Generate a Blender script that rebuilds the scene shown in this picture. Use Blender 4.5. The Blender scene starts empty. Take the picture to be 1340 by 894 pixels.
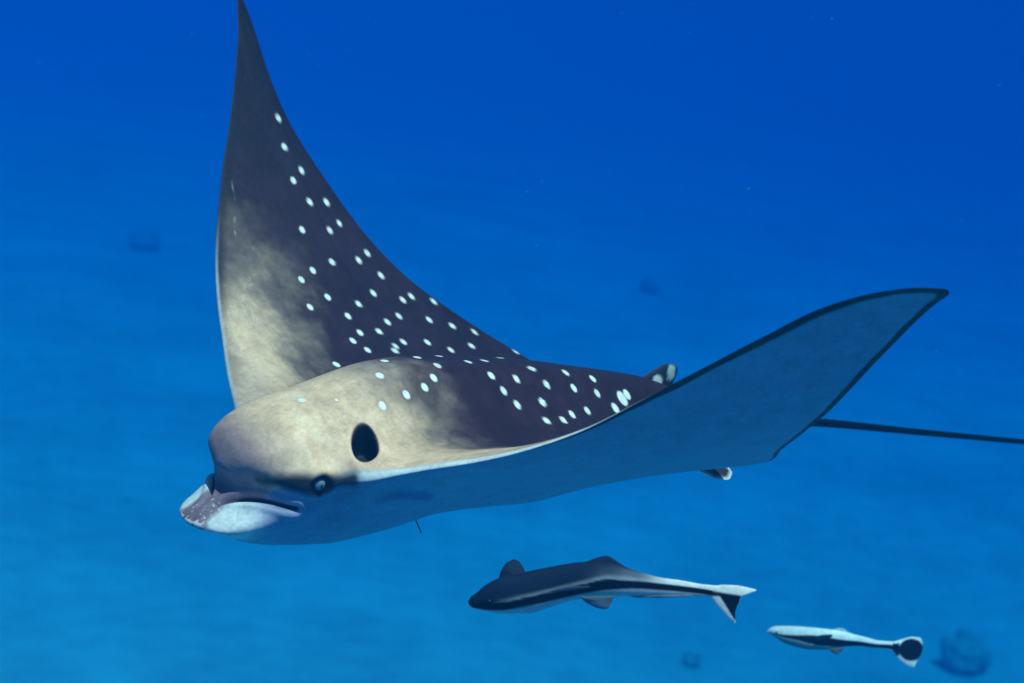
import bpy, math, random
import numpy as np
from mathutils import Matrix, Vector, Quaternion

R_ = math.radians
sc = bpy.context.scene

# ------------------------------------------------------------------ camera, world, sun, exposure
SEABED_DEPTH = 5.5                      # camera height above the sand
PITCH = 12.0                            # camera looks this far below the horizontal
FPX = 2500.0                            # focal length in pixels of the 1340 px wide photograph
cam_d = bpy.data.cameras.new('camera')
cam_d.sensor_width = 36.0
cam_d.lens = FPX * 36.0 / 1340.0
cam_d.clip_start = 0.05
cam_d.clip_end = 2000.0
cam_d.dof.use_dof = True
cam_d.dof.focus_distance = 2.22
cam_d.dof.aperture_fstop = 6.3
cam = bpy.data.objects.new('camera', cam_d)
sc.collection.objects.link(cam)
cam.location = (0, 0, SEABED_DEPTH)
cam.rotation_euler = (R_(90 - PITCH), 0, 0)
sc.camera = cam
CAM = Matrix.Translation(cam.location) @ cam.rotation_euler.to_matrix().to_4x4()

SUN_EL, SUN_AZ = R_(66), R_(143)         # azimuth clockwise from +Y: behind the camera, to the right
sun_dir = Vector((math.sin(SUN_AZ) * math.cos(SUN_EL), math.cos(SUN_AZ) * math.cos(SUN_EL), math.sin(SUN_EL)))
w = bpy.data.worlds.new('World'); sc.world = w; w.use_nodes = True
nt = w.node_tree
sky = nt.nodes.new('ShaderNodeTexSky'); sky.sky_type = 'NISHITA'; sky.sun_disc = False
sky.sun_elevation = SUN_EL; sky.sun_rotation = SUN_AZ
nt.nodes['Background'].inputs['Strength'].default_value = 0.05
nt.links.new(sky.outputs[0], nt.nodes['Background'].inputs['Color'])
sun_d = bpy.data.lights.new('sun', 'SUN'); sun_d.energy = 5.0; sun_d.angle = R_(0.6)
sun_d.color = (1.0, 0.82, 0.73)
sun = bpy.data.objects.new('sun', sun_d); sc.collection.objects.link(sun)
sun.rotation_euler = sun_dir.to_track_quat('Z', 'Y').to_euler()

vs = sc.view_settings
vs.view_transform = 'Standard'; vs.look = 'None'; vs.exposure = 0.0; vs.gamma = 1.0
vs.use_curve_mapping = False
sc.cycles.use_denoising = True
sc.cycles.volume_bounces = 2
sc.cycles.max_bounces = 8
sc.cycles.diffuse_bounces = 3

# ------------------------------------------------------------------ helpers
rng = np.random.default_rng(7)
random.seed(7)

def pchip(x, y, xi):
    x = np.asarray(x, float); y = np.asarray(y, float)
    h = np.diff(x); d = np.diff(y) / h
    m = np.zeros_like(y)
    for i in range(1, len(x) - 1):
        if d[i-1] * d[i] > 0:
            w1 = 2*h[i] + h[i-1]; w2 = h[i] + 2*h[i-1]
            m[i] = (w1 + w2) / (w1/d[i-1] + w2/d[i])
    m[0], m[-1] = d[0], d[-1]
    xi = np.clip(np.asarray(xi, float), x[0], x[-1])
    k = np.clip(np.searchsorted(x, xi) - 1, 0, len(x) - 2)
    t = (xi - x[k]) / h[k]
    return ((1+2*t)*(1-t)**2*y[k] + t*(1-t)**2*h[k]*m[k] + t*t*(3-2*t)*y[k+1] + t*t*(t-1)*h[k]*m[k+1])

def ss(a, b, x):
    t = np.clip((x - a) / (b - a), 0, 1)
    return t*t*(3-2*t)

def lerp(a, b, t): return a + (b - a) * t

def noise3(P, f, seed=0):               # cheap smooth value noise from summed sines
    r = np.random.default_rng(seed); out = 0
    for k in range(9):
        d = r.normal(size=3); d /= np.linalg.norm(d)
        out = out + np.sin(P @ d * f * r.uniform(.6, 1.7) + r.uniform(0, 6.28))
    return out / 4.5

def vnoise(P, f, seed=0, octv=4, gain=.55):
    """lattice noise, several octaves, about -1..1"""
    out = np.zeros(len(P), np.float32); amp = 1.0; tot = 0
    for o in range(octv):
        Q = P*f*(2.03**o) + np.array([13.7, 5.1, 9.3])*(seed + 1 + o)
        I = np.floor(Q).astype(np.int64); t = (Q - I).astype(np.float32); t = t*t*(3 - 2*t)
        acc = np.zeros(len(P), np.float32)
        for dx in (0, 1):
            for dy in (0, 1):
                for dz in (0, 1):
                    h = ((I[:, 0]+dx)*73856093) ^ ((I[:, 1]+dy)*19349663) ^ ((I[:, 2]+dz)*83492791) ^ (seed*2654435 + o*97)
                    h = (h ^ (h >> 13))*1274126177; h = (h ^ (h >> 16)) & 0xffff
                    wgt = (t[:, 0] if dx else 1-t[:, 0])*(t[:, 1] if dy else 1-t[:, 1])*(t[:, 2] if dz else 1-t[:, 2])
                    acc += wgt*(h.astype(np.float32)/32767.5 - 1)
        out += amp*acc; tot += amp; amp *= gain
    return out/tot*1.9

def mesh_obj(name, verts, faces, mat, parent=None, smooth=True, col=None):
    me = bpy.data.meshes.new(name)
    verts = np.asarray(verts, np.float32)
    if isinstance(faces, np.ndarray):
        n, k = faces.shape
        me.vertices.add(len(verts)); me.vertices.foreach_set('co', verts.ravel())
        me.loops.add(n * k); me.loops.foreach_set('vertex_index', faces.ravel().astype(np.int32))
        me.polygons.add(n); me.polygons.foreach_set('loop_start', np.arange(0, n*k, k, dtype=np.int32))
        me.update(calc_edges=True); me.validate()
    else:
        me.from_pydata([tuple(v) for v in verts], [], faces); me.update()
    me.polygons.foreach_set('use_smooth', np.full(len(me.polygons), smooth))
    if col is not None:
        a = me.color_attributes.new('skin', 'FLOAT_COLOR', 'POINT')
        c = np.ones((len(verts), 4), np.float32); c[:, :3] = col
        a.data.foreach_set('color', c.ravel())
    me.materials.append(mat)
    o = bpy.data.objects.new(name, me); sc.collection.objects.link(o)
    if parent is not None: o.parent = parent
    return o

def tag(o, label=None, cat=None, group=None, kind=None):
    if label: o['label'] = label
    if cat: o['category'] = cat
    if group: o['group'] = group
    if kind: o['kind'] = kind
    return o

def grid_faces(n, m, wrap=False, off=0):
    i = np.arange(n - 1)[:, None]; j = np.arange(m if wrap else m - 1)[None, :]
    j2 = (j + 1) % m
    a = i*m + j; b = i*m + j2; c = (i+1)*m + j2; d = (i+1)*m + j
    return np.stack([a, b, c, d], -1).reshape(-1, 4) + off

def cam_pt(u, v, dist):                 # photograph pixel + distance along the view axis -> world point
    return CAM @ Vector(((u - 670) / FPX * dist, (447 - v) / FPX * dist, -dist))

def ground_pt(u, v, z=0.0):
    p0 = CAM.translation; d = (cam_pt(u, v, 1.0) - p0)
    t = (z - p0.z) / d.z
    return p0 + d * t

# ------------------------------------------------------------------ materials
def new_mat(name):
    m = bpy.data.materials.new(name); m.use_nodes = True
    return m, m.node_tree, m.node_tree.nodes['Principled BSDF']

def skin_mat(name, rough=.5, bump=.12, scale=120, mottle=.25, attr=True, color=(.1, .1, .1), spec=.3, mscale=22):
    m, t, b = new_mat(name)
    L = t.links.new
    co = t.nodes.new('ShaderNodeTexCoord')
    n1 = t.nodes.new('ShaderNodeTexNoise'); n1.inputs['Scale'].default_value = mscale; n1.inputs['Detail'].default_value = 6
    n1.inputs['Roughness'].default_value = .65
    L(co.outputs['Object'], n1.inputs['Vector'])
    mr = t.nodes.new('ShaderNodeMapRange')
    mr.inputs['From Min'].default_value = .3; mr.inputs['From Max'].default_value = .7
    mr.inputs['To Min'].default_value = 1 - mottle; mr.inputs['To Max'].default_value = 1 + mottle
    L(n1.outputs['Fac'], mr.inputs['Value'])
    mx = t.nodes.new('ShaderNodeVectorMath'); mx.operation = 'SCALE'
    if attr:
        a = t.nodes.new('ShaderNodeAttribute'); a.attribute_name = 'skin'
        L(a.outputs['Color'], mx.inputs[0])
    else:
        mx.inputs[0].default_value = color
    n4 = t.nodes.new('ShaderNodeTexNoise'); n4.inputs['Scale'].default_value = scale*2.2; n4.inputs['Detail'].default_value = 3
    L(co.outputs['Object'], n4.inputs['Vector'])
    m4 = t.nodes.new('ShaderNodeMapRange'); m4.inputs['From Min'].default_value = .3; m4.inputs['From Max'].default_value = .7
    m4.inputs['To Min'].default_value = 1 - mottle*.7; m4.inputs['To Max'].default_value = 1 + mottle*.7
    L(n4.outputs['Fac'], m4.inputs['Value'])
    mm = t.nodes.new('ShaderNodeMath'); mm.operation = 'MULTIPLY'
    L(mr.outputs[0], mm.inputs[0]); L(m4.outputs[0], mm.inputs[1])
    L(mm.outputs[0], mx.inputs['Scale'])
    L(mx.outputs[0], b.inputs['Base Color'])
    b.inputs['Roughness'].default_value = rough
    b.inputs['Specular IOR Level'].default_value = spec
    n2 = t.nodes.new('ShaderNodeTexNoise'); n2.inputs['Scale'].default_value = scale; n2.inputs['Detail'].default_value = 5
    L(co.outputs['Object'], n2.inputs['Vector'])
    bp = t.nodes.new('ShaderNodeBump'); bp.inputs['Strength'].default_value = bump; bp.inputs['Distance'].default_value = .004
    L(n2.outputs['Fac'], bp.inputs['Height']); L(bp.outputs[0], b.inputs['Normal'])
    return m

M_ray = skin_mat('eagle_ray_skin', rough=.52, bump=.20, scale=110, mottle=.15, mscale=38, spec=.2)
M_fin = skin_mat('ray_fin_skin', rough=.5, bump=.08, mottle=.12)
M_remora = skin_mat('remora_skin', rough=.65, bump=.05, mottle=.15, spec=.06, mscale=60)
M_eye = skin_mat('eye_iris', rough=.15, bump=0, mottle=.25, attr=False, color=(.20, .25, .31), spec=.6, mscale=400)
M_pupil = skin_mat('eye_pupil', rough=.1, bump=0, mottle=0, attr=False, color=(.004, .004, .008), spec=.6)
M_fisheye = skin_mat('fish_eye_iris', rough=.2, bump=0, mottle=.2, attr=False, color=(.03, .04, .06), spec=.3, mscale=400)
M_dark = skin_mat('dark_tail_skin', rough=.55, bump=.1, mottle=.2, attr=False, color=(.004, .004, .008), spec=.1)

def sand_mat():
    m, t, b = new_mat('sand'); L = t.links.new
    co = t.nodes.new('ShaderNodeTexCoord')
    n1 = t.nodes.new('ShaderNodeTexNoise'); n1.inputs['Scale'].default_value = .45; n1.inputs['Detail'].default_value = 8; n1.inputs['Roughness'].default_value = .62
    n2 = t.nodes.new('ShaderNodeTexNoise'); n2.inputs['Scale'].default_value = 3.5; n2.inputs['Detail'].default_value = 6
    for n in (n1, n2): L(co.outputs['Object'], n.inputs['Vector'])
    cr = t.nodes.new('ShaderNodeValToRGB')
    cr.color_ramp.elements[0].position = .34; cr.color_ramp.elements[0].color = (.32, .32, .32, 1)
    cr.color_ramp.elements[1].position = .65; cr.color_ramp.elements[1].color = (.58, .58, .58, 1)
    mx = t.nodes.new('ShaderNodeMix'); mx.data_type = 'FLOAT'; mx.inputs[0].default_value = .35
    L(n1.outputs['Fac'], mx.inputs[2]); L(n2.outputs['Fac'], mx.inputs[3])
    L(mx.outputs[0], cr.inputs[0]); L(cr.outputs[0], b.inputs['Base Color'])
    b.inputs['Roughness'].default_value = .95; b.inputs['Specular IOR Level'].default_value = .1
    n3 = t.nodes.new('ShaderNodeTexNoise'); n3.inputs['Scale'].default_value = 9; n3.inputs['Detail'].default_value = 6
    L(co.outputs['Object'], n3.inputs['Vector'])
    bp = t.nodes.new('ShaderNodeBump'); bp.inputs['Strength'].default_value = .5; bp.inputs['Distance'].default_value = .05
    L(n3.outputs['Fac'], bp.inputs['Height']); L(bp.outputs[0], b.inputs['Normal'])
    return m
M_sand = sand_mat()
M_coral = skin_mat('coral_rock', rough=.9, bump=.8, scale=25, mottle=.5, attr=False, color=(.36, .35, .33), spec=.1, mscale=9)

# ------------------------------------------------------------------ the setting: sandy seabed
def slope(x): return -2.5*np.tanh(.13*np.asarray(x)/2.5)      # the sand falls away to the right
def seabed():
    xs = np.concatenate([np.linspace(-260, -40, 23)[:-1], np.linspace(-40, 40, 201), np.linspace(40, 260, 23)[1:]])
    ys = np.concatenate([np.linspace(-60, 8, 18)[:-1], np.linspace(8, 70, 201), np.linspace(70, 420, 36)[1:]])
    X, Y = np.meshgrid(xs, ys, indexing='ij')
    P = np.stack([X, Y, np.zeros_like(X)], -1).reshape(-1, 3)
    z = .10*noise3(P, .35, 1) + .05*noise3(P, 1.1, 2) + .02*noise3(P, 3.3, 3)
    P[:, 2] = z + slope(P[:, 0])
    o = mesh_obj('seabed', P, grid_faces(len(xs), len(ys))[:, ::-1].copy(), M_sand)
    tag(o, kind='structure')
    return o
seabed()

def coral_head(u, v, size, seed, label):
    p = ground_pt(u, v)
    for _ in range(12): p = ground_pt(u, v, float(slope(p.x)))
    r = np.random.default_rng(seed)
    n, m = 28, 40
    th = np.linspace(0.02, math.pi * .62, n)[:, None]; ph = np.linspace(0, 2*math.pi, m, endpoint=False)[None, :]
    D = np.stack([np.sin(th)*np.cos(ph), np.sin(th)*np.sin(ph), np.cos(th)*np.ones_like(ph)], -1).reshape(-1, 3)
    rad = 1 + .12*vnoise(D, 1.6, seed) + .08*noise3(D, 6.5, seed+1) + .05*noise3(D, 15, seed+2)
    V = D * rad[:, None] * np.array([size*.60, size*.55, size*.46])
    root = bpy.data.objects.new('coral_head', None); sc.collection.objects.link(root)
    root.location = (p.x, p.y, p.z + .02)
    root.rotation_euler.z = r.uniform(0, 6.28)
    mesh_obj('boulder', V, grid_faces(n, m, True), M_coral, root)
    # a few knobbly outgrowths
    for k in range(4):
        a = r.uniform(0, 6.28); e = r.uniform(.2, .9)
        c = np.array([math.cos(a)*math.cos(e), math.sin(a)*math.cos(e), math.sin(e)]) * size * .5
        rr = 1 + .25*noise3(D, 3.1, seed + 10 + k)
        mesh_obj('knob', D * rr[:, None] * size * r.uniform(.14, .24) + c, grid_faces(n, m, True), M_coral, root)
    tag(root, label, 'coral', 'coral heads scattered on the seabed')
for a in ((1265, 862, .36, 11, 'rounded dark coral head on the sand beyond the tail of the small remora'),
          (905, 868, .13, 21, 'small dim coral head on the sand under the large remora'),
          (190, 322, .40, 31, 'faint distant coral head beyond the spotted wing of the ray'),
          (852, 376, .30, 41, 'faint distant coral head behind the back and dorsal fin of the ray')):
    coral_head(*a)

# ------------------------------------------------------------------ the spotted eagle ray
# Body frame: x forward, y to the animal's left, z up (metres). BODY places it in front of the camera.
yaw, pit, roll = 0.671, -0.008, -0.220
f = Vector((-math.cos(pit)*math.cos(yaw), math.sin(pit), math.cos(pit)*math.sin(yaw)))
l0 = Vector((0, 1, 0)).cross(f).normalized(); u0 = f.cross(l0)
l = math.cos(roll)*l0 + math.sin(roll)*u0; u = f.cross(l)
RB = np.array([f, l, u]).T
OB = np.array([-0.068, -0.143, -2.371])
BODY = CAM @ Matrix(((*RB[0], OB[0]), (*RB[1], OB[1]), (*RB[2], OB[2]), (0, 0, 0, 1)))

def to_px(P):
    C = P @ RB.T + OB
    return np.stack([670 + FPX*C[:, 0]/-C[:, 2], 447 - FPX*C[:, 1]/-C[:, 2], -C[:, 2]], 1)

# wing outlines: leading edge and trailing edge (x, y, z of the left wing, z of the right wing)
LE_y  = [.112, .147, .219, .278, .326, .389, .445, .497, .546, .591, .636, .660, .674]
LE_x  = [.246, .236, .209, .189, .173, .149, .123, .096, .069, .039, .008, -.012, -.030]
LE_zL = [.014, .025, .055, .079, .102, .140, .186, .231, .274, .313, .338, .346, .348]
TE_y  = [.674, .668, .645, .620, .590, .558, .521, .479, .454, .403, .343, .285, .235, .190, .150, .110, .070, .035, .0]
TE_x  = [-.030, -.046, -.060, -.065, -.073, -.082, -.096, -.116, -.128, -.158, -.204, -.262, -.302, -.325, -.336, -.338, -.338, -.348, -.375]
TE_zL = [.348, .343, .329, .306, .276, .244, .208, .173, .155, .123, .092, .066, .044, .030, .020, .014, .020, .034, .044]
def zR(y): return .413 * (np.asarray(y) / .62) ** 2.05
# the far (right) wing is spread a little differently
RLE_y = [.112, .150, .229, .293, .339, .392, .431, .477, .521, .559, .604, .652, .693]
RLE_x = [.246, .232, .203, .179, .163, .142, .123, .098, .072, .047, .020, -.006, -.024]
RTE_y = [.693, .684, .660, .622, .576, .540, .502, .463, .417, .377, .343, .297, .247, .200, .155, .112, .070, .035, .0]
RTE_x = [-.024, -.030, -.037, -.043, -.055, -.072, -.093, -.113, -.141, -.172, -.206, -.252, -.298, -.322, -.334, -.337, -.338, -.348, -.375]

NOSE = .340
def outline(side):
    """control polyline nose -> head side -> leading edge -> tip -> trailing edge -> tail base; with midline partner"""
    th = np.linspace(0, math.pi/2, 26)
    hx = .262 + (NOSE - .262) * np.cos(th) ** .85
    hy = .100 * np.sin(th) ** 1.05
    hz = lerp(-.032, .004, ss(.36, .25, hx))
    E = [np.stack([hx, hy, hz], 1)]
    Dx = [hx.copy()]
    k1 = len(hx)
    ly, lx = (LE_y, LE_x) if side > 0 else (RLE_y, RLE_x)
    lz = LE_zL if side > 0 else [.014, .026] + list(zR(RLE_y[2:]))
    ty, tx = (TE_y, TE_x) if side > 0 else (RTE_y, RTE_x)
    tz = TE_zL if side > 0 else list(zR(RTE_y[:13])) + [.042, .026, .018, .022, .034, .044]
    E.append(np.array([lx, ly, lz]).T); n = len(lx)
    Dx.append(np.interp(np.linspace(0, 1, n), [0, .12, 1], [.244, .20, -.07]))
    E.append(np.array([tx, ty, tz]).T[1:]); n = len(tx) - 1
    Dx.append(np.interp(np.linspace(0, 1, n + 1), [0, 1], [-.07, -.375])[1:])
    E = np.concatenate(E); Dx = np.concatenate(Dx)
    # parameter: arc length, integers mark head / leading / trailing ranges
    s = np.concatenate([[0], np.cumsum(np.linalg.norm(np.diff(E, axis=0), axis=1))])
    return E, Dx, s, k1, k1 + len(lx)

# back and belly profiles along the midline, measured from zM
XP  = [-.375, -.34, -.30, -.24, -.18, -.13, -.08, -.03, .065, .132, .205, .255, .285, .308, .325, .334, .3395, .340]
ZT  = [.062, .066, .077, .086, .093, .099, .104, .106, .109, .104, .092, .080, .070, .056, .038, .016, -.015, -.032]
XV  = [-.375, -.34, -.28, -.20, -.10, -.04, .00, .025, .06, .11, .155, .21, .26, .30, .325, .334, .3395, .340]
ZV  = [.028, .012, .004, -.015, -.035, -.039, -.040, -.042, -.048, -.061, -.072, -.086, -.092, -.086, -.071, -.060, -.044, -.034]
XM  = [-.375, -.33, -.25, -.1, .2, .27, .32, .340]
ZM  = [.044, .038, .018, .0, .0, -.006, -.024, -.032]

NS_H, NS_L, NS_T = 150, 280, 240
ND, NV = 420, 140
def build_half(side, Dov=None):
    E, Dx, s, k1, k2 = outline(side)
    # dense stations; crowd them towards the nose
    sh = s[k1-1]; sl = s[k2-1]; st = s[-1]
    q = np.linspace(0, 1, NS_H); a = sh * q ** 1.6
    S = np.concatenate([a, np.linspace(sh, sl, NS_L + 1)[1:], np.linspace(sl, st, NS_T + 1)[1:]])
    Ex, Ey, Ez, D = (pchip(s, c, S) for c in (E[:, 0], E[:, 1], E[:, 2], Dx))
    n = len(S)
    if Dov is not None: D = Dov
    zone = ss(sh - .03, sh + .12, S)                      # 0 head, 1 wing
    trail = ss(sl - .02, sl + .06, S)
    kD = lerp(2.3, lerp(7.0, 2.2, trail), zone)            # edge fall-off exponents
    q = np.concatenate([np.linspace(0, 1, ND), np.linspace(1, 0, NV)[1:]])[None, :]
    mixr = lerp(1.0, .55, ss(sh - .02, sh + .05, S))[:, None]
    r = np.sin(q * math.pi/2) * mixr + q * (1 - mixr)
    top = np.concatenate([np.ones(ND), np.zeros(NV - 1)]).astype(bool)[None, :]
    X = lerp(D[:, None], Ex[:, None], r); Y = Ey[:, None] * r
    zM = pchip(XM, ZM, X.ravel()).reshape(X.shape)
    # mean surface: ruled between the leading-edge and trailing-edge lift curves
    if side > 0:
        fL = lambda y_: pchip([0, .05, .08] + LE_y, [0, .002, .006] + LE_zL, y_)
        fT = lambda y_: pchip([0, .05, .08, .11] + TE_y[14::-1], [0, .002, .006, .012] + TE_zL[14::-1], y_)
    else:
        fL = fT = lambda y_: zR(np.maximum(y_, 0))
    yr = Y.ravel()
    xl = pchip(E[k1:k2, 1], E[k1:k2, 0], np.clip(yr, E[k1, 1], E[k2-1, 1])); xt = np.interp(yr, E[:k2-1:-1, 1], E[:k2-1:-1, 0])
    tc = np.clip((xl - X.ravel())/np.maximum(xl - xt, .02), 0, 1); tc = tc*tc*(3 - 2*tc)
    Zr = lerp(fL(yr), fT(yr), tc).reshape(X.shape)
    Zm = Zr + zM*(1 - ss(.02, .15, Y))
    pe = lerp(2.0, 5.0, zone)[:, None]
    Zm = Zm + (Ez[:, None] - Zm[:, ND-1:ND])*r**pe
    # thickness
    xq = X
    dome = pchip(XP, ZT, xq.ravel()).reshape(X.shape) - pchip(XM, ZM, xq.ravel()).reshape(X.shape)
    keel = pchip(XM, ZM, xq.ravel()).reshape(X.shape) - pchip(XV, ZV, xq.ravel()).reshape(X.shape)
    wd = pchip([-.38, -.3, -.15, .05, .16, .24, .3, .36], [.05, .06, .08, .09, .085, .09, .25, .4], xq.ravel()).reshape(X.shape)
    wv = pchip([-.38, -.25, -.1, .0, .08, .18, .25, .3, .36], [.07, .10, .14, .13, .095, .10, .13, .3, .4], xq.ravel()).reshape(X.shape)
    PD = 1 / (1 + (Y / wd) ** 3.0); PV = 1 / (1 + (Y / wv) ** 3.2)
    kV = lerp(1.7, lerp(2.4, 2.2, trail), zone); eV = lerp(.72, .62, zone)
    flv = (1 - r ** kV[:, None]).clip(0) ** eV[:, None]
    fl = (1 - r ** kD[:, None]).clip(0) ** (1 / lerp(2.1, 1.7, zone)[:, None])
    Tw = lerp(.017, .0035, ss(.1, .66, Y)) * ss(.275, .12, X)
    Z = np.where(top, Zm + (np.maximum(dome, 0) * PD + Tw) * fl, Zm - (np.maximum(keel, 0) * PV + Tw * (.8 - .4*trail)[:, None]) * flv)
    # edge thickness of the fins: keep a rounded rim
    P = np.stack([X, Y, Z], -1)
    info = dict(hz=Z - Zm, r=np.broadcast_to(r, X.shape), top=np.broadcast_to(top, X.shape), S=np.broadcast_to(S[:, None], X.shape),
                zone=np.broadcast_to(zone[:, None], X.shape), trail=np.broadcast_to(trail[:, None], X.shape),
                D=np.broadcast_to(D[:, None], X.shape), sl=sl, sh=sh, Dv=D, hd=np.broadcast_to(ss(sh + .012, sh - .012, S)[:, None], X.shape),
                dLE=np.broadcast_to(pchip(E[k1:k2, 1], E[k1:k2, 0], np.clip(Y.ravel(), E[k1, 1], E[k2-1, 1])).reshape(X.shape) - X, X.shape))
    P[..., 1] *= side
    return P, info

def head_shape(P):
    """snout lobe, notch above it, brow and cheek on the blunt head"""
    x, y, z = P[:, 0].copy(), P[:, 1].copy(), P[:, 2].copy()
    ay = np.abs(y)
    front = ss(.275, .325, x + .25*np.maximum(ay - .03, 0))
    # duck-bill lobe at the bottom of the face
    lobe = np.exp(-((z + .055) / .014) ** 2) * front * ss(.098, .05, ay)
    P[:, 0] += .034 * lobe
    P[:, 2] -= .004 * lobe
    # notch between forehead and lobe
    notch = np.exp(-((z + .017) / .016) ** 2) * front
    P[:, 0] -= .015 * notch
    P[:, 1] -= np.sign(y) * .006 * notch * ss(.02, .08, ay)
    # forehead bulges forward above it
    fore = np.exp(-((z - .028) / .022) ** 2) * ss(.27, .33, x)
    P[:, 0] += .003 * fore - .007*np.exp(-((z + .0) / .016)**2)*ss(.27, .33, x)*ss(.01, .05, ay)
    # brow ridge over the eye
    brow = np.exp(-((x - .268) / .035) ** 2 - ((z - .022) / .012) ** 2) * ss(.07, .09, ay)
    P[:, 1] += np.sign(y) * .007 * brow
    return P

def normals_of(P, faces):
    a, b, c, d = (P[faces[:, k]] for k in range(4))
    fn = np.cross(c - a, d - b)
    N = np.zeros_like(P)
    for k in range(4):
        for j in range(3): N[:, j] += np.bincount(faces[:, k], fn[:, j], minlength=len(P))
    return N / np.maximum(np.linalg.norm(N, axis=1, keepdims=True), 1e-12)

PL, IL = build_half(1); PR, IR = build_half(-1, IL['Dv'])
ns, nv = PL.shape[:2]
fL = grid_faces(ns, nv)[:, ::-1]; fR = grid_faces(ns, nv, off=ns*nv)
P = np.concatenate([PL.reshape(-1, 3), PR.reshape(-1, 3)])
info = {k: np.concatenate([np.asarray(IL[k]).ravel(), np.asarray(IR[k]).ravel()]) for k in IL if k not in ('sl', 'sh', 'Dv')}
remap = np.arange(2*ns*nv)
ii = np.arange(ns)
for col_ in (0, nv - 1): remap[ns*nv + ii*nv + col_] = ii*nv + col_
remap[ns*nv + (ns - 1)*nv + np.arange(nv)] = (ns - 1)*nv + np.arange(nv)
FACES = remap[np.concatenate([fL, fR])]
rest = P.copy()
P = head_shape(P)
N = normals_of(P, FACES)
# orientation: dorsal normals must point up
if N[(info['top']) & (info['r'] < .3), 2].mean() < 0:
    FACES = FACES[:, ::-1].copy(); N = -N

# pixel -> visible skin vertex
PX = to_px(P)
VD = (P @ RB.T + OB); facing = np.einsum('ij,ij->i', N @ RB.T, -VD) > 0
def pick(u, v, rad=2.5):
    d = np.hypot(PX[:, 0] - u, PX[:, 1] - v)
    c = np.where(facing & (d < rad))[0]
    if len(c) == 0:
        c = np.where(facing & (d < rad*4))[0]
        if len(c) == 0: return None
    return c[np.argmin(PX[c, 2] + d[c] * .0005)]
def pick_pts(pts):
    ids = [pick(*p) for p in pts]
    return np.array([P[i] for i in ids if i is not None])
def smooth_line(pts):
    Q = pick_pts(pts); t = np.arange(len(Q)); q = np.linspace(0, len(Q) - 1, 40)
    Q = np.stack([np.interp(q, t, Q[:, j]) for j in range(3)], 1)
    for _ in range(25): Q[1:-1] = .5*Q[1:-1] + .25*(Q[:-2] + Q[2:])
    return Q
def poly_dist(Q, poly):
    d = np.full(len(Q), 9.); Q0 = Q; lo, hi = poly.min(0) - .04, poly.max(0) + .04
    sel = np.where(((Q > lo) & (Q < hi)).all(1))[0]
    if len(sel) < len(Q):
        d[sel] = poly_dist(Q[sel], poly) if len(sel) else 9.
        return d
    for a, b in zip(poly[:-1], poly[1:]):
        ab = b - a; t = np.clip((Q - a) @ ab / (ab @ ab), 0, 1)
        d = np.minimum(d, np.linalg.norm(Q - a - t[:, None]*ab, axis=1))
    return d
MIR = np.array([1, -1, 1])

eye_c = pick_pts([(421, 637)])[0]
mouth = smooth_line([(252, 678), (268, 665), (285, 656), (303, 651), (322, 650), (345, 654), (366, 661), (388, 667)])
brow = smooth_line([(338, 631), (360, 632), (385, 633), (405, 635), (421, 637), (440, 634), (462, 626)])
spc = pick_pts([(478, 580)])[0]; spn = N[pick(478, 580)]
spt = pick_pts([(476, 553)])[0]; spb = pick_pts([(478, 608)])[0]

PIG = P.copy()                            # positions used for the pigment
def carve(sgn):
    global P
    m = np.array([1, sgn, 1])
    c, nn = spc*m, spn*m
    up = (spt - spb)*m; up = up - nn*(up @ nn); up /= np.linalg.norm(up)
    sd = np.cross(up, nn)
    q = P - c; a = q @ up; b = q @ sd; dn = q @ nn
    e = np.sqrt((a/.0330)**2 + (b/.0150)**2)
    near = (np.abs(dn) < .03) & (e < 2.2)
    dep = .036 * ss(1.04, .70, e) - .0012 * np.exp(-((e - 1.25)/.25)**2)
    P[near] -= nn * dep[near, None]
    return np.where(near, e, 9.)
eS = np.minimum(carve(1), carve(-1))
# mouth crease
for m in (np.ones(3), MIR):
    d = poly_dist(P, mouth*m)
    P -= N * (ss(.362, .335, P[:, 0])*(.006*np.exp(-(d/.0032)**2) - .0022*np.exp(-((d - .009)/.0045)**2)))[:, None]
# eye socket
for m in (np.ones(3), MIR):
    d = np.linalg.norm(P - eye_c*m, axis=1)
    P -= N * (.005*np.exp(-(d/.0085)**2) - .002*np.exp(-((d - .014)/.004)**2))[:, None]

# rounded end of the chest under the belly
for m in (np.ones(3), MIR):
    cc = (pick_pts([(540, 656)])[0] + np.array([.012, -.004, 0]))*m
    q_ = (P - cc) / np.array([.042, .030, .05]); e_ = np.linalg.norm(q_, axis=1)
    P += N * (.007*ss(1.0, .72, e_)*(~info['top']))[:, None]
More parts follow.
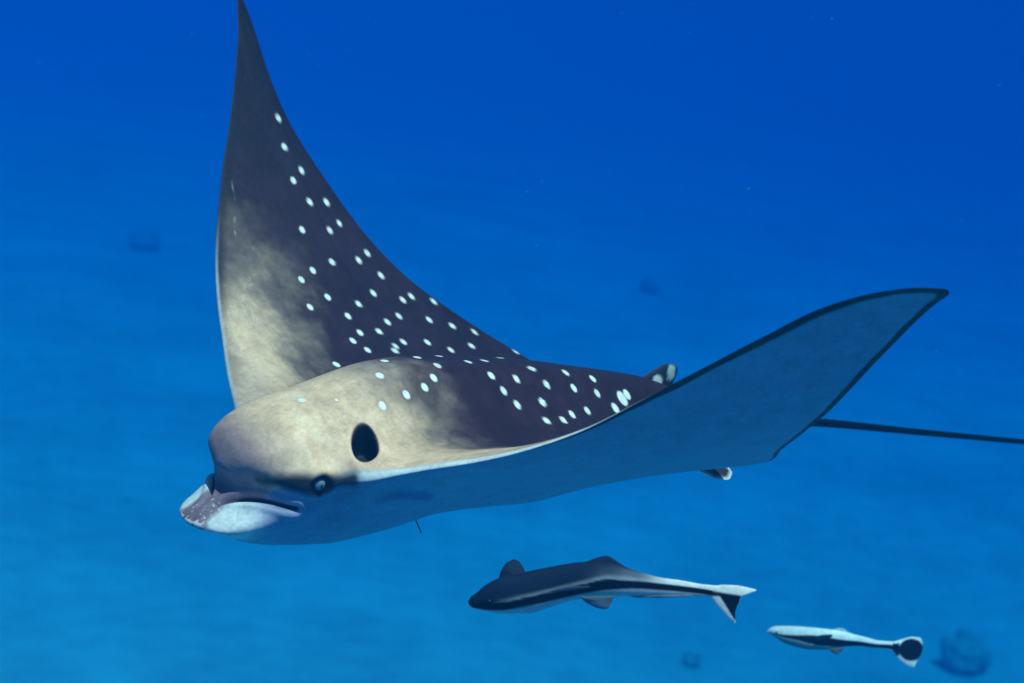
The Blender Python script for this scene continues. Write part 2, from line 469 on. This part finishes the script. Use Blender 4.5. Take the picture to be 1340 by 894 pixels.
# ---- pigment, with some shade painted in (linear base colours)
def paint():
    x, y, z = PIG.T; ay = np.abs(y)
    W = PIG * np.array([1, 1, 1])
    n1 = vnoise(W, 9, 5, 5, .6); n2 = vnoise(W, 30, 6, 4); n3 = vnoise(W * np.array([1.6, .5, 1]), 85, 8, 3)
    ns_ = vnoise(W * np.array([2.2, .35, .6]), 22, 9, 4)                # streaks running out along the wings
    dark = np.array([.033, .015, .027]); darker = np.array([.012, .010, .018])
    tan = np.array([.86, .55, .365]); grey = np.array([.22, .150, .125]); white = np.array([.26, .29, .45]); rimw = np.array([.80, .82, .80])  # belly white darkened and blued with painted shade; rimw stays plain white
    purple = np.array([.22, .14, .19])
    dLE = info['dLE'] + .012*n1
    t_le = ss(.185, .02, dLE + .022*n2 + .018*ns_) * ss(.50, .24, ay + .05*n1 + .02*n2) * (x < .27)
    t_hd = ss(.06, .215, x + .030*n1 + .012*n2 - .15*np.maximum(ay - .10, 0)) * ss(.30, .14, ay)
    t = np.clip(np.maximum(t_le, t_hd), 0, 1)
    c = lerp(dark, grey, ss(0, .5, t)[:, None]); c = lerp(c, tan, ss(.35, 1, t)[:, None])
    c = lerp(c, darker, (ss(.40, .66, ay))[:, None])
    # neck and right side of the head stay greyer, snout turns purple
    greyed = ss(-.010, -.075, y + .02*n1) * ss(.15, .20, x) * ss(.345, .31, x) + ss(.12, .15, x)*ss(.19, .16, x)*ss(.07, .03, ay)
    c = lerp(c, np.array([.25, .195, .20]), (.5*np.clip(greyed, 0, 1))[:, None])
    sn = ss(.288, .335, x + .55*np.maximum(.018 - z, 0) + .006*n1) * .85
    c = lerp(c, purple, sn[:, None])
    c = c * (1 + .15*n1 + .15*n2 + .11*n3 + .12*ns_)[:, None]
    # dark rim along the leading edge of the outer wing
    rim = ss(.020, .004, info['dLE']) * ss(.25, .40, ay) * info['top']
    c = lerp(c, darker*.6, (.8*rim)[:, None])
    # spots
    for px, py, r in SPOTS:
        i = pick(px, py)
        if i is None: continue
        q = PIG - PIG[i]; tn = np.array([0, N[i, 2], -N[i, 1]]); tn /= np.linalg.norm(tn)
        al = q @ tn; d = np.sqrt(np.maximum((q*q).sum(1) - al*al, 0)*1.25 + (al/1.3)**2)
        c = lerp(c, np.array([.03, .028, .05]), (.22*ss(r*2.4, r*1.0, d) * (info['top']))[:, None])
        c = lerp(c, np.array([.92, .90, .84]), (ss(r*1.16, r*.86, d) * info['top'])[:, None])
    for line, wd in SCARS:
        Q = smooth_line(line); d = poly_dist(PIG, Q)
        c = lerp(c, np.array([.72, .62, .46]), (.42*ss(-.6, .6, n1 + n3)*ss(wd, wd*.2, d + .0008*n2) * info['top'])[:, None])
    # front of the snout lobe: rough, dusky, flecked with white
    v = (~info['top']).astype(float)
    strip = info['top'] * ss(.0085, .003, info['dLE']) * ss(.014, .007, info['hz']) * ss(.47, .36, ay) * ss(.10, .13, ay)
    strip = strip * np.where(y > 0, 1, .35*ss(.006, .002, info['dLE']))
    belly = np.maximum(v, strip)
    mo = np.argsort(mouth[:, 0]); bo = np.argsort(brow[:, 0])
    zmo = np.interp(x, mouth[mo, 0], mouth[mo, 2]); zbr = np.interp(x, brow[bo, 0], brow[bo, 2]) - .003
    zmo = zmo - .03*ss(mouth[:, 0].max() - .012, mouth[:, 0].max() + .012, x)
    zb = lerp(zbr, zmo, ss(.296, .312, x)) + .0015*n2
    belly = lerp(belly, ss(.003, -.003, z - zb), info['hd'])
    shaded_white = white * (1 + .03*n1 + .02*n2)[:, None]
    c = lerp(c, shaded_white, belly[:, None])
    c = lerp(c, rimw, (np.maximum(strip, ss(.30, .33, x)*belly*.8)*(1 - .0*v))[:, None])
    # dark margins under the outer wing
    mg = np.zeros(len(x))
    for sd, II in ((1, IL), (-1, IR)):
        Pe = (PL if sd > 0 else PR)[:, ND - 1]; kt = int(NS_H + NS_L)
        sel = np.where((v > 0) & (y*sd > .06))[0]
        for line, w0, w1, y0 in ((Pe[NS_H:kt:5], .0, .017, .30), (Pe[kt-1::5], .0035, .0115, .10)):
            d = poly_dist(PIG[sel], line)
            wv_ = lerp(w0, w1, ss(y0, .56, ay[sel]))*(1 + .15*n2[sel]) + 1e-5
            mg[sel] = np.maximum(mg[sel], ss(1.15, .70, d/wv_)*ss(y0 - .08, y0 + .05, ay[sel]))
    c = lerp(c, darker*.3, mg[:, None])
    # lips, brow, spiracle, eyelid
    for m in (np.ones(3), MIR):
        d = poly_dist(PIG, mouth*m)
        c = lerp(c, np.array([.010, .008, .02]), ss(.0040, .0014, d)[:, None])
        d = poly_dist(PIG, brow*m)
        c = lerp(c, np.array([.012, .011, .022]), (.95*ss(.0175, .004, d + .0022*n2 + .005*ss(.285, .325, x) + .004*ss(.258, .246, x)))[:, None])
        d = np.linalg.norm(PIG - eye_c*m, axis=1)
        c = lerp(c, np.array([.006, .006, .012]), ss(.017, .011, d)[:, None])
    c = lerp(c, np.array([.010, .010, .018]), ss(1.10, .99, eS)[:, None])  # spiracle interior painted dark to deepen the shade in the pocket
    fr_ = ss(.031, .021, ay + .003*n2) * ss(.318, .330, x) * ss(-.014, -.022, z) * ss(-.072, -.064, z)
    c = lerp(c, purple*(.95 + .25*n2)[:, None], (fr_*.92)[:, None])
    fleck = fr_ * ss(.2, .8, vnoise(PIG, 330, 14, 2) + .3*n2 + 1.0*ss(.55, .9, N[:, 0]) - .35)
    c = lerp(c, np.array([.74, .70, .72]), (.85*fleck*ss(-.030, -.038, z))[:, None])
    # pale streaks fringing the lower lip
    lipst = belly * ss(.30, .325, x) * ss(.1, .7, vnoise(PIG*np.array([1, 1, .3]), 300, 12, 2))
    c = lerp(c, purple, (.16*lipst*(1 - fr_))[:, None])
    return np.clip(c, .003, .95)

def Z3(l): return [(260 + a/2.98, 200 + b/2.98) for a, b in l]
def Z4(l): return [(560 + a/2.98, 420 + b/2.98) for a, b in l]
def Z1(l): return [(220 + a/2.795, 420 + b/2.795) for a, b in l]
sp = Z3([(407,68),(374,103),(438,188),(503,188),(407,295),(514,296),(525,420),(448,452),(405,490),(628,413),(661,386),
         (715,474),(685,541),(508,559),(438,596),(624,586),(586,632),(800,568),(833,554),(918,573),(785,631),(740,654),(905,647),
         (992,669),(1080,693),(705,691),(631,696),(603,727),(663,764),(770,749),(768,767),(803,732),(893,732),(985,762),(1066,747),
         (855,791),(937,785),(1050,807),(1115,804),(1172,792),(724,804),(706,862),(934,824),(921,872),(1147,866)])
sp += [(240 + 469/3.725, 569/3.725), (240 + 499/3.725, 711/3.725)]
sp += Z4([(345,113),(403,181),(541,197),(647,221),(253,211),(349,222),(466,246),(574,260),(662,276),(298,267),(354,326),(447,316),
          (461,383),(530,381),(565,360),(628,347)])
sp += Z1([(787,305),(876,265),(942,238),(485,284)])
SPOTS = [(a, b, .0047) for a, b in sp] + [(560+737/2.98, 420+338/2.98, .0062), (560+763/2.98, 420+298/2.98, .0085), (560+782/2.98, 420+284/2.98, .006), (260+555/2.98, 200+272/2.98, .004), (260+540/2.98, 200+820/2.98, .005), (220+619/2.795, 420+283/2.795, .002)]
SCARS = [([(304, 235), (309, 262), (307, 290), (311, 318)], .0022), ([(333, 322), (336, 335)], .0018), ([(320, 348), (331, 368), (325, 385)], .002),
         ([(297, 395), (301, 412), (305, 424)], .0026), ([(331, 402), (333, 420), (341, 436)], .0020), ([(322, 365), (318, 395), (326, 415)], .0025),
         ([(355, 590), (368, 586)], .0015), ([(560, 590), (600, 596)], .0015)]
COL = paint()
if 0: print('eye', eye_c, 'mouth', mouth[::8].round(3).tolist(), 'brow', brow[::8].round(3).tolist(), 'spir', spc)

ray = bpy.data.objects.new('eagle_ray', None); sc.collection.objects.link(ray)
ray.matrix_world = BODY
tag(ray, 'large spotted eagle ray with raised wings, dark white-dotted back and pale belly', 'ray')
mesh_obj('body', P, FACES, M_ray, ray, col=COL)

def ball(c, r, n=20, m=28, sq=(1, 1, 1)):
    th = np.linspace(0.01, math.pi - .01, n)[:, None]; ph = np.linspace(0, 2*math.pi, m, endpoint=False)[None, :]
    V = np.stack([np.sin(th)*np.cos(ph), np.sin(th)*np.sin(ph), np.cos(th)*np.ones_like(ph)], -1).reshape(-1, 3)
    return V * r * np.array(sq) + np.array(c), grid_faces(n, m, True)
i_eye = pick(421, 637)
for m in (np.ones(3), MIR):
    nn = N[i_eye]*m
    c = eye_c*m - nn*.0052
    V, Fc = ball(c, .0078)
    e = mesh_obj('eye', V, Fc, M_eye, ray)
    V, Fc = ball(c + nn*.0062, .0020, 12, 16, (1.0, 1.0, 1.9))
    mesh_obj('pupil', V, Fc, M_pupil, e)

def tube(pts, rad, m=14):
    pts = np.asarray(pts, float); n = len(pts)
    T = np.gradient(pts, axis=0); T /= np.linalg.norm(T, axis=1, keepdims=True)
    up = np.array([0, 0, 1.]); A = np.cross(T, up); A /= np.linalg.norm(A, axis=1, keepdims=True); B = np.cross(A, T)
    ph = np.linspace(0, 2*math.pi, m, endpoint=False)
    V = pts[:, None] + np.asarray(rad)[:, None, None] * (np.cos(ph)[None, :, None]*A[:, None] + np.sin(ph)[None, :, None]*B[:, None])
    return V.reshape(-1, 3), grid_faces(n, m, True)
k = np.linspace(0, 1, 120)
tx = lerp(-.30, -2.1, k)
tz = pchip([-2.1, -1.149, -.876, -.646, -.45, -.36, -.30], [-.12, -.029, -.002, .021, .034, .042, .045], tx)
ty = .012*np.sin(k*5) * ss(.3, 1, k)
V, Fc = tube(np.stack([tx, ty, tz], 1), pchip([0, .03, .07, .12, .25, .6, 1], [.022, .020, .0125, .0078, .0055, .0036, .0012], k))
mesh_obj('tail', V, Fc, M_dark, ray)

def plate(outline_pts, thick, nrm, ctr=None, rings=10, colf=None, name='fin', mat=None, parent=None, bend=None):
    """a fin: closed outline filled with rings, lens-shaped thickness along nrm"""
    O = np.asarray(outline_pts, float)
    # resample closed outline smoothly
    C = np.concatenate([O, O[:1]]); s = np.concatenate([[0], np.cumsum(np.linalg.norm(np.diff(C, axis=0), axis=1))])
    m = 90; q = np.linspace(0, s[-1], m, endpoint=False)
    O = np.stack([np.interp(q, s, C[:, j]) for j in range(3)], 1)
    for _ in range(2): O = .5*O + .25*np.roll(O, 1, 0) + .25*np.roll(O, -1, 0)
    ctr = O.mean(0) if ctr is None else np.asarray(ctr, float)
    nrm = np.asarray(nrm, float); nrm /= np.linalg.norm(nrm)
    V = []; rr = np.linspace(1, 0.02, rings)
    for sgn in (1, -1):
        for r in rr:
            V.append(ctr + (O - ctr)*r + sgn*nrm*thick*(1 - r**3)**.6)
    V = np.concatenate(V)
    F1 = grid_faces(rings, m, True); F2 = grid_faces(rings, m, True, off=rings*m)[:, ::-1]
    if bend is not None: V = bend(V)
    return mesh_obj(name, V, np.concatenate([F1, F2]), mat, parent, col=None if colf is None else colf(V))

def blobs(V, base, lst):
    c = np.tile(np.array(base, float), (len(V), 1))
    for ctr, rad, col in lst:
        d = np.linalg.norm((V - np.array(ctr)) / np.array(rad), axis=1)
        c = lerp(c, np.array(col, float), ss(1.1, .85, d)[:, None])
    return c
# dorsal fin at the tail base
dfo = [(-.255, 0, .080), (-.284, 0, .0925), (-.305, 0, .103), (-.325, 0, .112), (-.343, 0, .1145), (-.353, 0, .110), (-.355, 0, .100), (-.351, 0, .090), (-.346, 0, .078), (-.352, 0, .060), (-.33, 0, .045), (-.28, 0, .05)]
plate(dfo, .0055, (0, 1, 0), name='dorsal_fin', mat=M_fin, parent=ray,
      colf=lambda V: blobs(V, (.022, .02, .032), [((-.3400, .004, .102), (.0080, .1, .0110), (.42, .52, .50)), ((-.3150, .004, .089), (.0090, .1, .0100), (.85, .85, .78))]))
# pelvic fins
for sg in (1, -1):
    pf = [(-.27, .075, .004), (-.295, .105, .004), (-.325, .128, -.010), (-.350, .130, -.012), (-.366, .118, -.006), (-.372, .09, .004), (-.36, .055, .014), (-.30, .045, .008)]
    pf = np.array(pf) * np.array([1, sg, 1])
    def cf(V, pf=pf, sg=sg):
        c = np.tile(np.array([.03, .03, .05]), (len(V), 1))
        d = poly_dist(V, pf[1:6]); c = lerp(c, np.array([.88, .88, .80]), ss(.0065, .004, d)[:, None]); return c
    plate(pf, .004, (0, -.25*sg, 1), name='pelvic_fin', mat=M_fin, parent=ray, colf=cf)
# thin dark filament trailing from the chest
a = np.array([.066, .015, -.068]); b = a + np.array([-.014, 0, -.022])
V, Fc = tube([lerp(a, b, t) + np.array([0, 0, .0]) for t in np.linspace(0, 1, 8)], np.full(8, .0008), 8)
mesh_obj('filament', V, Fc, M_dark, ray)

# ------------------------------------------------------------------ remoras
CAMR = CAM.to_3x3().to_4x4()
def remora(label, dist, U, TOP, BOT, ST, SB, colors, fins, eye, yaw_deg, zoom, slim=.62):
    """U, TOP, BOT: outline of the trunk in photograph pixels; ST, SB: edges of the black side stripe"""
    k = dist / FPX; u0, v0 = (U[0] + U[-1])/2, (TOP[len(TOP)//2] + BOT[len(BOT)//2])/2
    ty = math.tan(R_(yaw_deg))
    root = bpy.data.objects.new('remora', None); sc.collection.objects.link(root)
    root.matrix_world = Matrix.Translation(cam_pt(u0, v0, dist)) @ CAMR
    def loc(uu, vv, dz=0.0):
        uu, vv = np.asarray(uu, float), np.asarray(vv, float)
        zz = (uu - u0)*k*ty + dz
        f_ = 1 - zz/dist                                  # keeps the traced place when nearer or farther
        return np.stack([((uu - 670)*f_ - (u0 - 670))*k, -((vv - 447)*f_ - (v0 - 447))*k, zz + 0*uu], -1)
    n, m = 150, 72
    q = U[0] + (U[-1] - U[0])*np.linspace(0, 1, n)**1.35
    tp, bt = pchip(U, TOP, q), pchip(U, BOT, q)
    mid, hh = (tp + bt)/2, (bt - tp)/2
    ph = np.linspace(0, 2*math.pi, m, endpoint=False)
    cy = np.cos(ph); sy = np.sin(ph)
    vv = mid[:, None] - hh[:, None]*cy[None, :]
    sl = slim + (.95 - slim)*ss(.35, .0, (q - q[0])/(q[-1] - q[0]))
    sl = sl*lerp(1, .55, ss(.6, 1, (q - q[0])/(q[-1] - q[0])))
    dz = (hh*sl)[:, None]*k*np.sign(sy)*np.abs(sy)**.9
    V = loc(np.broadcast_to(q[:, None], vv.shape), vv, dz).reshape(-1, 3)
    fr = np.broadcast_to(((q - q[0])/(q[-1] - q[0]))[:, None], vv.shape).ravel()
    v_ = vv.ravel(); qq = np.broadcast_to(q[:, None], vv.shape).ravel()
    s1 = pchip(U, ST, qq); s2 = pchip(U, SB, qq)
    n2 = noise3(V, 160, 3); px = .9*zoom
    c = colors(fr, v_, s1, s2, px, n2)
    st = ss(-px, px, v_ - s1 + .8*n2)*ss(px, -px, v_ - s2 + .8*n2)
    c = lerp(c, np.array([.005, .005, .011]), st[:, None])
    F_ = grid_faces(n, m, True)
    cap0 = len(V); V = np.concatenate([V, loc([q[0]-.4*zoom], [mid[0]]), loc([q[-1]], [mid[-1]])]); c = np.concatenate([c, c[:1], c[-1:]])
    body = mesh_obj('body', V, F_, M_remora, root, col=np.clip(c, .004, .9))
    for name, pts, dz0, dz1, th, cf, piv in fins:
        pts = np.array(pts, float)
        # fins lean out of the body: depth grows with the distance from the pivot
        dd = np.linalg.norm(pts - np.array(piv), axis=1); dd = dd/dd.max()
        O = loc(pts[:, 0], pts[:, 1], lerp(dz0, dz1, dd))
        nr = np.cross(O[len(O)//3] - O[0], O[2*len(O)//3] - O[0])
        def colf(V, cf=cf):
            z = V[:, 2]; f_ = 1 - z/dist
            uu = (V[:, 0]/k + (u0 - 670))/f_ + 670; v2 = 447 - (V[:, 1]/k - (v0 - 447))/f_
            return cf(uu, v2) if callable(cf) else np.tile(np.array(cf, float), (len(V), 1))
        plate(O, th, nr, name=name, mat=M_remora, parent=root, colf=colf, rings=14)
    eu, ev, er = eye
    i = np.argmin(np.abs(q - eu)); hz = hh[i]*sl[i]*k*math.sqrt(max(0, 1 - ((ev - mid[i])/hh[i])**2))
    for sg in (1, -1):
        cpt = loc([eu], [ev], sg*(hz - er*k*.35))[0]
        V2, F2 = ball(cpt, er*k, 14, 18)
        e = mesh_obj('eye', V2, F2, M_fisheye, root)
        V2, F2 = ball(cpt + np.array([0, 0, sg*er*k*.62]), er*k*.5, 10, 14)
        mesh_obj('pupil', V2, F2, M_pupil, e)
    tag(root, label, 'fish', 'remoras swimming below the ray')
    return root

def A(l): return [(600 + a/3.268, 710 + b/3.268) for a, b in l]
def B(l): return [(990 + a/5.583, 800 + b/5.583) for a, b in l]
NAVY, PALE, WHITE, BLACK = np.array([.010, .019, .045]), np.array([.42, .46, .50]), np.array([.86, .87, .85]), np.array([.005, .005, .011])
def col_big(fr, v, s1, s2, px, n):
    c = np.tile(NAVY, (len(fr), 1))
    c = lerp(c, np.array([.16, .20, .25]), (ss(.40, .75, fr)*ss(22, 2, s1 - v))[:, None])
    c = lerp(c, PALE, (ss(7, 1.0, s1 - v + .5*n)*ss(.08, .2, fr)*.6)[:, None])
    c = lerp(c, WHITE, (ss(.68, .86, fr)*ss(-2, 2, s1 - v + 3))[:, None])
    c = lerp(c, np.array([.50, .54, .57]), ss(0, 2, v - s2)[:, None])
    c = lerp(c, BLACK, ss(.022, .008, fr)[:, None])
    return c
def col_small(fr, v, s1, s2, px, n):
    c = np.tile(np.array([.66, .68, .68]), (len(fr), 1))
    c = lerp(c, WHITE, ss(.2, .5, fr)[:, None])
    c = lerp(c, np.array([.24, .27, .30]), ss(0, 1.5, v - s2)[:, None])
    return c
def tail_big(uu, v):
    c = np.tile(BLACK, (len(uu), 1))
    up = (710 + (195 + (uu - 937)*3.268*.16)/3.268)        # white upper lobe above, white lower lobe left of the black wedge
    c = lerp(c, WHITE, ss(1.5, -1.5, v - np.where(uu < 970, up + 4.5, 776))[:, None])
    c = lerp(c, WHITE, ss(968.5, 971.5, uu + (v - 777)*.2)[:, None])
    lo = 943.5 + (v - 783)*.62
    c = lerp(c, WHITE, (ss(1.2, -1.2, uu - lo)*ss(779, 782, v))[:, None])
    return c
def tail_small(uu, v):
    c = np.tile(BLACK, (len(uu), 1))
    e = np.hypot((uu - 1192.5)/16.5, (v - 850.5)/14.6)
    c = lerp(c, WHITE, (ss(.96, 1.04, e)*ss(1176, 1178, uu + 10*(np.abs(v - 850) > 8)))[:, None])
    return c
U = [613, 617, 622, 634, 654, 689, 722, 765, 796, 826, 863, 894, 918, 940]
remora('large dark remora with black side stripe and raised breast fin, under the ray belly', 1.95, U,
       [786.5, 780, 777, 766.5, 756, 748, 741.5, 735.4, 736.5, 745, 755.5, 760, 764.5, 766.5],
       [791, 794.5, 797, 799.5, 803.4, 803.2, 794, 783, 781.3, 780.6, 779.8, 779.8, 780.5, 782],
       [787, 788, 789, 790, 789, 782, 774.5, 764, 757.5, 760, 763.5, 766.8, 770, 774.5],
       [790, 794, 795, 797, 798, 793.5, 786, 776.5, 771.5, 770.5, 771.8, 774, 776.8, 781],
       col_big,
       [('tail_fin', A([(1085, 188), (1130, 180), (1200, 184), (1280, 203), (1262, 214), (1240, 216), (1215, 235), (1195, 262), (1182, 300), (1186, 350), (1160, 330), (1120, 288), (1088, 250), (1075, 225)]), 0, 0.006, .0022, tail_big, (937, 774)),
        ('dorsal_fin', A([(520, 92), (560, 76), (605, 60), (640, 55), (665, 70), (700, 95), (760, 125), (860, 155), (800, 155), (640, 110)]), 0, -.004, .0016, (.016, .030, .062), (765, 745)),
        ('pectoral_fin', A([(172, 155), (182, 118), (205, 85), (237, 70), (262, 82), (280, 110), (292, 140), (230, 165)]), -.016, -.060, .0022, (.014, .026, .055), (672, 756)),
        ('pectoral_fin', A([(385, 212), (420, 198), (480, 187), (560, 186), (568, 191), (540, 197), (470, 208)]), .022, .036, .0016, (.05, .06, .09), (720, 773)),
        ('pelvic_fin', A([(515, 230), (545, 258), (580, 276), (615, 286), (640, 283), (652, 262), (668, 228)]), .012, .022, .0016, (.10, .15, .21), (770, 780)),
        ('anal_fin', A([(690, 222), (760, 236), (850, 236), (940, 234), (1010, 230), (1010, 222)]), 0, .002, .0014, (.16, .21, .27), (860, 778))],
       (641, 786.5, 2.2), 14, 1.0)
U = [1004, 1009, 1017, 1026, 1044, 1062, 1083, 1097, 1115, 1133, 1151, 1169, 1180]
remora('small white-backed remora with broad black stripe and round black tail', 3.0, U,
       [825.4, 821.3, 819.3, 819.2, 819.8, 821.1, 823.3, 825.2, 829.5, 834, 838.5, 839.8, 840.3],
       [827.6, 830.6, 836, 841.5, 847.5, 850.5, 850.3, 848, 845.8, 846.6, 848.6, 851.6, 852.6],
       [828, 829, 830, 831, 831.3, 831.5, 833.6, 836, 838, 840.8, 843, 844.8, 846],
       [828.2, 830, 832.5, 835, 838.5, 843, 846.2, 846, 845.5, 846.2, 848, 851, 853],
       col_small,
       [('tail_fin', B([(985, 228), (1060, 205), (1130, 186), (1200, 193), (1212, 225), (1216, 268), (1205, 310), (1180, 350), (1165, 380), (1152, 412), (1100, 395), (1050, 358), (1025, 325), (1000, 292)]), 0, .004, .002, tail_small, (1180, 847)),
        ('dorsal_fin', B([(540, 140), (575, 128), (605, 121), (640, 128), (665, 150), (720, 172), (620, 165)]), 0, -.004, .0014, (.45, .52, .58), (1100, 828)),
        ('pectoral_fin', B([(415, 190), (470, 172), (550, 168), (558, 182), (530, 200), (470, 214), (430, 210)]), .014, .024, .0014, (.02, .022, .06), (1066, 834)),
        ('pelvic_fin', B([(525, 272), (550, 300), (585, 320), (620, 296), (640, 265)]), .006, .012, .0014, (.10, .12, .15), (1095, 848))],
       (1016, 827.5, 1.5), -6, .8, slim=.7)

# ------------------------------------------------------------------ drifting specks
def specks(n=140):
    V, Fc = [], []
    base = np.array([(1, 0, 0), (-1, 0, 0), (0, 1, 0), (0, -1, 0), (0, 0, 1), (0, 0, -1)], float)
    tri = [(0, 2, 4), (2, 1, 4), (1, 3, 4), (3, 0, 4), (2, 0, 5), (1, 2, 5), (3, 1, 5), (0, 3, 5)]
    for i in range(n):
        d = rng.uniform(2.6, 8.0); p = cam_pt(rng.uniform(-60, 1400), rng.uniform(-40, 940), d)
        r = rng.uniform(.0006, .0014)*d/3
        b = len(V); J = base*r*rng.uniform(.5, 1.3, (6, 1))
        V += [np.array(p) + j for j in J]; Fc += [tuple(b + k for k in t) for t in tri]
    m = skin_mat('drifting_specks', rough=.9, bump=0, mottle=.1, attr=False, color=(.34, .36, .36), spec=.1)
    o = mesh_obj('drifting_specks', np.array(V), Fc, m)
    tag(o, 'tiny pale specks drifting in the open water', 'specks', kind='stuff')
specks()

# ------------------------------------------------------------------ water
def water():
    x0, x1, y0, y1, z0, z1 = -270, 270, -70, 430, -4.0, SEABED_DEPTH + .75
    v = [(x, y, z) for x in (x0, x1) for y in (y0, y1) for z in (z0, z1)]
    fc = [(0, 1, 3, 2), (4, 6, 7, 5), (0, 4, 5, 1), (2, 3, 7, 6), (0, 2, 6, 4), (1, 5, 7, 3)]
    m = bpy.data.materials.new('sea_water'); m.use_nodes = True
    t = m.node_tree; t.nodes.remove(t.nodes['Principled BSDF'])
    pv = t.nodes.new('ShaderNodeVolumePrincipled')
    pv.inputs['Color'].default_value = (0, .27, .74, 1)
    pv.inputs['Density'].default_value = .040
    pv.inputs['Anisotropy'].default_value = -.36
    ab = t.nodes.new('ShaderNodeVolumeAbsorption')
    ab.inputs['Color'].default_value = (0, .86, 1, 1); ab.inputs['Density'].default_value = .21
    ad = t.nodes.new('ShaderNodeAddShader')
    t.links.new(pv.outputs[0], ad.inputs[0]); t.links.new(ab.outputs[0], ad.inputs[1])
    t.links.new(ad.outputs[0], t.nodes['Material Output'].inputs['Volume'])
    o = mesh_obj('haze', v, fc, m, smooth=False)
    tag(o, 'clear blue sea water filling the whole scene', 'water', kind='stuff')
water()
